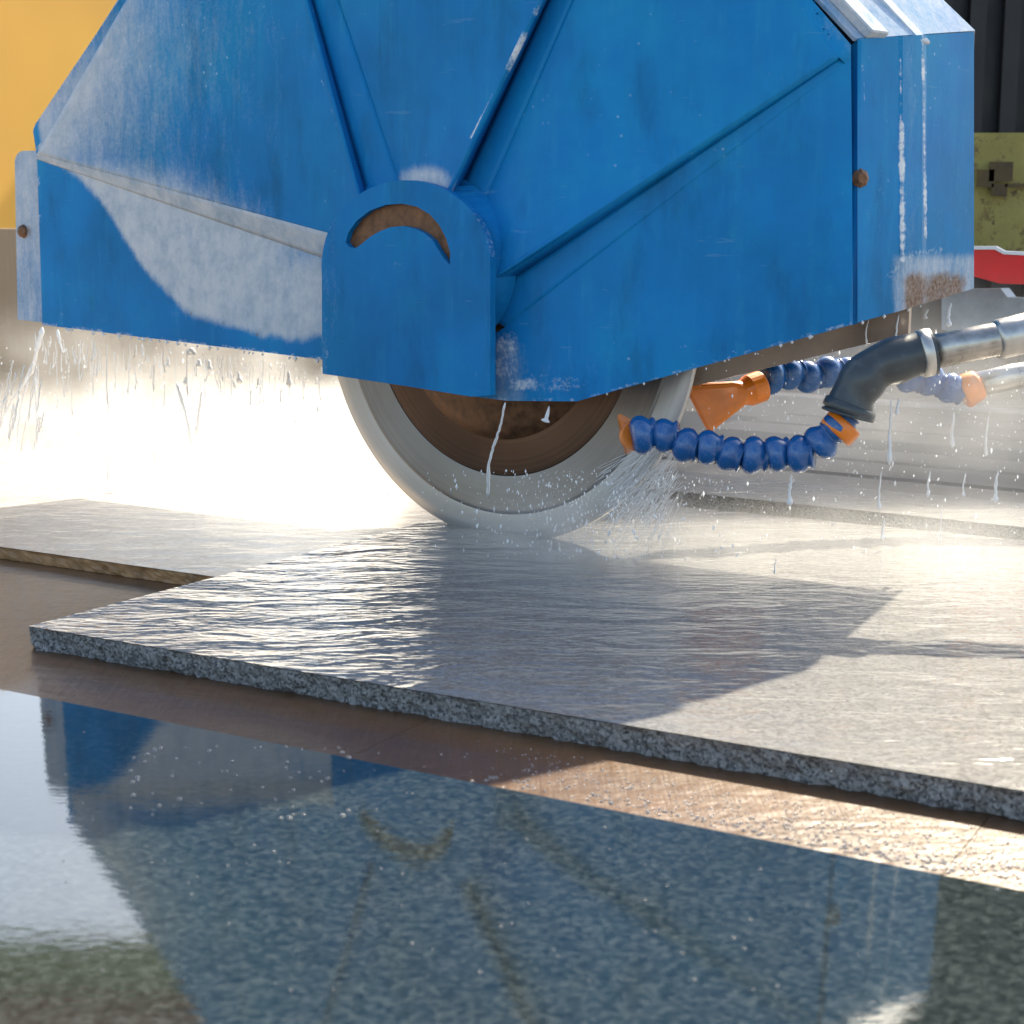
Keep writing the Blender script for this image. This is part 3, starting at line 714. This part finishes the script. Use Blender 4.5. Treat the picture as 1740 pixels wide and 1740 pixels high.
# ------------------------------------------------------------------ water: drops, runs, spray, mist
def water_mat(name, tr=.7, col=(.95, .97, 1)):
    k = NT(name); k.p(Base_Color=col, Roughness=.06, IOR=1.33, Transmission_Weight=tr); return k.m
M_water = water_mat('clear_water', .85)
def foam_mat():
    k = NT('white_water'); t = k.n('ShaderNodeBsdfTranslucent'); t.inputs[0].default_value = (.95, .96, .98, 1)
    k.p(Base_Color=(.93, .95, .97), Roughness=.15, Specular_IOR_Level=.6)
    mx = k.n('ShaderNodeMixShader'); mx.inputs[0].default_value = .55
    k.t.links.new(k.b.outputs[0], mx.inputs[1]); k.t.links.new(t.outputs[0], mx.inputs[2]); k.t.links.new(mx.outputs[0], k.out.inputs[0]); return k.m
M_foam = foam_mat()
M_drip = NT('running_water'); M_drip.p(Base_Color=(.97, .98, 1), Roughness=.08, IOR=1.33, Transmission_Weight=.3); M_drip = M_drip.m
class Acc:
    def __init__(s): s.V, s.F = [], []
    def add(s, V, F):
        n = len(s.V); s.V += V; s.F += [tuple(i + n for i in f) for f in F]
    def obj(s, name, mat, label, cat, smooth=True):
        o = link(name, mesh(name, s.V, s.F, smooth), None, mat); return tag(o, label, cat, kind='stuff')
OCT = [Vector(v) for v in ((1, 0, 0), (-1, 0, 0), (0, 1, 0), (0, -1, 0), (0, 0, 1), (0, 0, -1))]
OF = [(0, 2, 4), (2, 1, 4), (1, 3, 4), (3, 0, 4), (2, 0, 5), (1, 2, 5), (3, 1, 5), (0, 3, 5)]
def blob(acc, p, r, st=1.0): acc.add([p + Vector((v.x * r, v.y * r, v.z * r * st)) for v in OCT], OF)
rd = random.Random(11)
def run(acc, pts, w0, w1, wig=.0006, n=7, bead=True):
    path = smooth_path(pts, 6); N = len(path)
    for i, p in enumerate(path):
        p += Vector((rd.uniform(-wig, wig), rd.uniform(-wig, wig), 0))
    rad = [(w0 + (w1 - w0) * i / (N - 1)) * (.65 + .7 * abs(noise.noise(path[i] * 60 + Vector((7, 0, 0))))) for i in range(N)]
    rad[0] *= .3; rad[-1] *= .3
    if bead: rad[-3] *= 1.7; rad[-2] *= 1.6
    acc.add(*tube(path, rad, n))
A = Acc()
# runs and drips below the left half of the guard
for pl, w0, w1 in (([(72, 556), (62, 600), (50, 640)], .004, .003), ([(55, 620), (38, 655), (20, 680), (8, 705)], .003, .0015), ([(50, 640), (36, 690), (30, 740), (28, 770)], .0025, .0015), ([(97, 560), (104, 590), (109, 600)], .0025, .001), ([(60, 640), (62, 700), (64, 760)], .002, .001),
        ([(300, 650), (312, 690), (320, 725), (326, 760)], .003, .004), ([(343, 665), (338, 700), (334, 740)], .0025, .003), ([(241, 585), (243, 608)], .002, .001), ([(286, 607), (285, 625)], .003, .003), ([(322, 592), (330, 602), (318, 600)], .006, .004),
        ([(316, 640), (314, 655)], .003, .003), ([(338, 610), (337, 625)], .004, .003), ([(354, 612), (357, 632)], .004, .003), ([(404, 630), (408, 652)], .003, .003), ([(439, 642), (438, 655)], .002, .002), ([(490, 630), (491, 658)], .003, .004), ([(539, 690), (540, 700)], .002, .002), ([(476, 665), (477, 685)], .0015, .001), ([(392, 632), (400, 660)], .0015, .001)):
    run(A, [P(x, y, 2.25 + (548 - x) * .0004) for x, y in pl], w0 * 1.0, w1 * 1.0)
for i in range(190):
    x = rd.uniform(60, 560); y = 560 + (x - 70) * .13 + rd.expovariate(1 / 45.); L = rd.uniform(8, 22) + rd.expovariate(1 / 22.); D = rd.uniform(2.25, 2.5)
    run(A, [P(x, y, D), P(x + rd.uniform(-2, 2), y + L * .5, D), P(x + rd.uniform(-3, 3), y + L, D)], rd.uniform(.0003, .0010), rd.uniform(.0004, .0012), .0003, 5)
for i in range(26):
    x = rd.uniform(0, 75); y = rd.uniform(600, 720); D = rd.uniform(2.1, 2.25)
    run(A, [P(x, y, D), P(x - 4, y + 20, D), P(x - 9, y + rd.uniform(35, 70), D)], .0012, .0006, .001, 5)
# drips at the right
for x, y0, y1, D, wd in ((1342, 805, 860, 1.57, .0028), (1618, 700, 762, 1.96, .003), (1676, 705, 775, 1.96, .002), (1512, 675, 790, 1.56, .0022), (1494, 800, 868, 1.8, .002), (1500, 880, 918, 1.75, .002), (1577, 800, 845, 1.8, .002), (1637, 805, 845, 1.8, .0018), (1692, 800, 855, 1.8, .003), (1523, 534, 592, 1.75, .002), (1472, 540, 585, 1.75, .0012), (1612, 515, 555, 1.8, .003), (1573, 525, 542, 1.8, .002), (1525, 675, 705, 1.56, .0018), (1598, 860, 930, 1.8, .0012), (1316, 950, 975, 1.6, .001)):
    run(A, [P(x + 4, y0, D), P(x, (y0 + y1) / 2, D), P(x, y1, D)], wd * .5, wd, .0005, 7)
# thread of water running off the hub onto the blade
run(A, [P(858, 684, 1.62), P(850, 725, 1.63), P(838, 760, 1.64), P(831, 790, 1.645), P(829, 846, 1.66)], .0016, .0022, .0005, 7, False)
run(A, [P(933, 690, 1.66), P(930, 705, 1.66), P(926, 718, 1.66)], .001, .004, 0, 7)
# hanging beads along the lower edges
for i in range(26):
    x = rd.uniform(90, 545); y = 553 + (x - 72) * .124 + 3; p = H(x, y, 0); blob(A, p, rd.uniform(.0015, .0032), 1.2)
for i in range(16):
    x = rd.uniform(1000, 1640); y = (682 - (x - 980) * .28) + 2; p = H(x, y, .0); blob(A, p, rd.uniform(.001, .0022), 1.2)
A.obj('water_drips', M_drip, 'white water running and dripping from the edges of the blue guard', 'water')
# sheet of water thrown down beside the blade on the right
A = Acc()
for i in range(200):
    s = rd.random(); x0 = 1085 + 75 * s + rd.uniform(-6, 6); x1 = 1010 + 110 * s + rd.uniform(-10, 10); y0 = rd.uniform(755, 850); y1 = y0 + rd.uniform(30, 110); D = 1.72 + rd.uniform(-.02, .03)
    run(A, [P(x0, y0, D), P(x0 * .45 + x1 * .55, y0 * .5 + y1 * .5, D), P(x1, y1, D)], .0003, rd.uniform(.0002, .0005), .0006, 5, False)
A.obj('water_sheet', M_drip, 'thin streaming sheet of water falling beside the blade below the nozzles', 'water')
# fine spray drops
A = Acc()
def spray(n, fx, fy, fD, r0, r1, st=(1, 3)):
    for i in range(n):
        p = P(fx(), fy(), fD()); 
        if p.z < .022: continue
        blob(A, p, rd.uniform(r0, r1) * rd.random() ** 1.5 + .0003, rd.uniform(*st))
spray(2000, lambda: rd.uniform(-40, 700), lambda: 560 + 360 * rd.betavariate(2.2, 1.6), lambda: rd.uniform(2.45, 3.0), .0003, .0016)
spray(900, lambda: rd.gauss(1000, 110), lambda: rd.uniform(800, 950), lambda: rd.uniform(1.55, 1.8), .0003, .0012)
spray(1100, lambda: rd.uniform(1150, 1760), lambda: rd.uniform(560, 960), lambda: rd.uniform(1.6, 2.4), .0003, .0013)
for q in range(17):
    x0 = -30 + q * 24 + rd.uniform(-7, 7); y0 = 792 - q * 2.2; hgt = rd.uniform(26, 50)
    for i in range(110):
        t = rd.random() ** .6; blob(A, P(x0 + rd.gauss(0, 9) * t + 6 * (1 - t), y0 - hgt * (1 - t) + rd.uniform(-3, 3), 2.50 + rd.uniform(-.05, .05)), rd.uniform(.0008, .0026), rd.uniform(1, 2))
A.obj('spray_drops', M_foam, 'fine white drops flying in the air around the blade', 'water', False)
# beads lying on the wood and on the foreground slab
A = Acc()
def bead(p, r):
    n = 7; V = [p + Vector((0, 0, r * .62))]; 
    for q, z in ((.6, .45), (1, 0)):
        for k in range(n):
            a = 2 * math.pi * k / n; V.append(p + Vector((q * r * math.cos(a), q * r * math.sin(a), z * r - .0003 * (z == 0))))
    F = [(0, 1 + k, 1 + (k + 1) % n) for k in range(n)] + [(1 + k, 1 + n + k, 1 + n + (k + 1) % n, 1 + (k + 1) % n) for k in range(n)]
    A.add(V, F)
for i in range(1200):
    x = 780 + 1000 * rd.random() ** .62; t = rd.random() ** .8
    ylo = line_y(x, 0, 1171, 1740, 1514) - 6; yhi = line_y(x, 48, 1100, 1740, 1398) + 20
    p = PZ(x, yhi + (ylo - yhi) * t, .0002); bead(p, rd.uniform(.0005, .0017) * (.5 + .5 * t))
for i in range(60):
    bead(PZ(rd.uniform(220, 600), rd.uniform(1265, 1390), ZT), rd.uniform(.0008, .0022))
for i in range(120):
    bead(PZ(rd.uniform(100, 1700), rd.uniform(1240, 1700), ZT), rd.uniform(.0004, .0012))
A.obj('water_beads', M_water, 'glittering water beads scattered on the brown planks and polished slab', 'water')

def mist(name, c, rad, dens, label, g=.45, nscale=5, soft=1.0, thr=(.25, .75), rot=0.0, col=(1, 1, 1)):
    k = NT(name); k.t.nodes.remove(k.b)
    v = k.n('ShaderNodeTexCoord').outputs['Object']
    ln = k.n('ShaderNodeVectorMath', operation='LENGTH'); k.set(ln.inputs[0], v)
    f = k.smooth(ln.outputs['Value'], 1.0 - soft, 1.0, 1, 0)
    geo = k.n('ShaderNodeNewGeometry')
    nz = k.n('ShaderNodeTexNoise'); nz.inputs['Scale'].default_value = nscale; nz.inputs['Detail'].default_value = 3
    k.set(nz.inputs['Vector'], geo.outputs['Position'])
    d = k.math('MULTIPLY', f, k.smooth(nz.outputs[0], *thr, .15, 1)); d = k.math('MULTIPLY', d, dens)
    vs = k.n('ShaderNodeVolumeScatter'); vs.inputs['Color'].default_value = (*col, 1); vs.inputs['Anisotropy'].default_value = g; k.set(vs.inputs['Density'], d)
    k.t.links.new(vs.outputs[0], k.out.inputs['Volume'])
    bm = bmesh.new(); bmesh.ops.create_icosphere(bm, subdivisions=3, radius=1.0); me = from_bm(name, bm)
    o = link(name, me, None, k.m); o.location = c; o.scale = rad; o.rotation_euler = (0, 0, rot)
    return tag(o, label, 'spray', kind='stuff')
c = P(330, 830, 2.65); c.z = .015
mist('spray_mist', c, (.80, .42, .15), 6, 'dense bright white spray thrown out left of the blade', nscale=9, thr=(.38, .62))
c = P(560, 850, 2.4); c.z = .03
mist('spray_mist', c, (.36, .30, .13), 11, 'blinding white heart of the spray beside the blade rim', nscale=8, thr=(.3, .6))
c = P(330, 640, 2.5); c.z = .16
mist('spray_mist', c, (.50, .18, .14), 3.0, 'grey veil of spray hanging under the left half of the guard', nscale=12, thr=(.35, .7))
c = P(1480, 800, 2.3); c.z = .09
mist('spray_mist', c, (.60, .45, .26), 1.5, 'thin drifting mist behind the hoses on the right', nscale=6, thr=(.3, .65))
c = P(1640, 690, 1.80); c.z = .16
mist('spray_mist', c, (.22, .10, .12), 2.0, 'wisp of mist wrapped round the rear hose end', nscale=10)
c = P(1640, 960, 1.75); c.z = .03
mist('spray_mist', c, (.48, .30, .06), 3.5, 'low white mist lying on the slab at the right')
c = P(1010, 880, 1.66); c.z = .035
mist('spray_mist', c, (.24, .10, .095), 16, 'small veil of mist where the blade meets the slab', nscale=14, thr=(.3, .7))
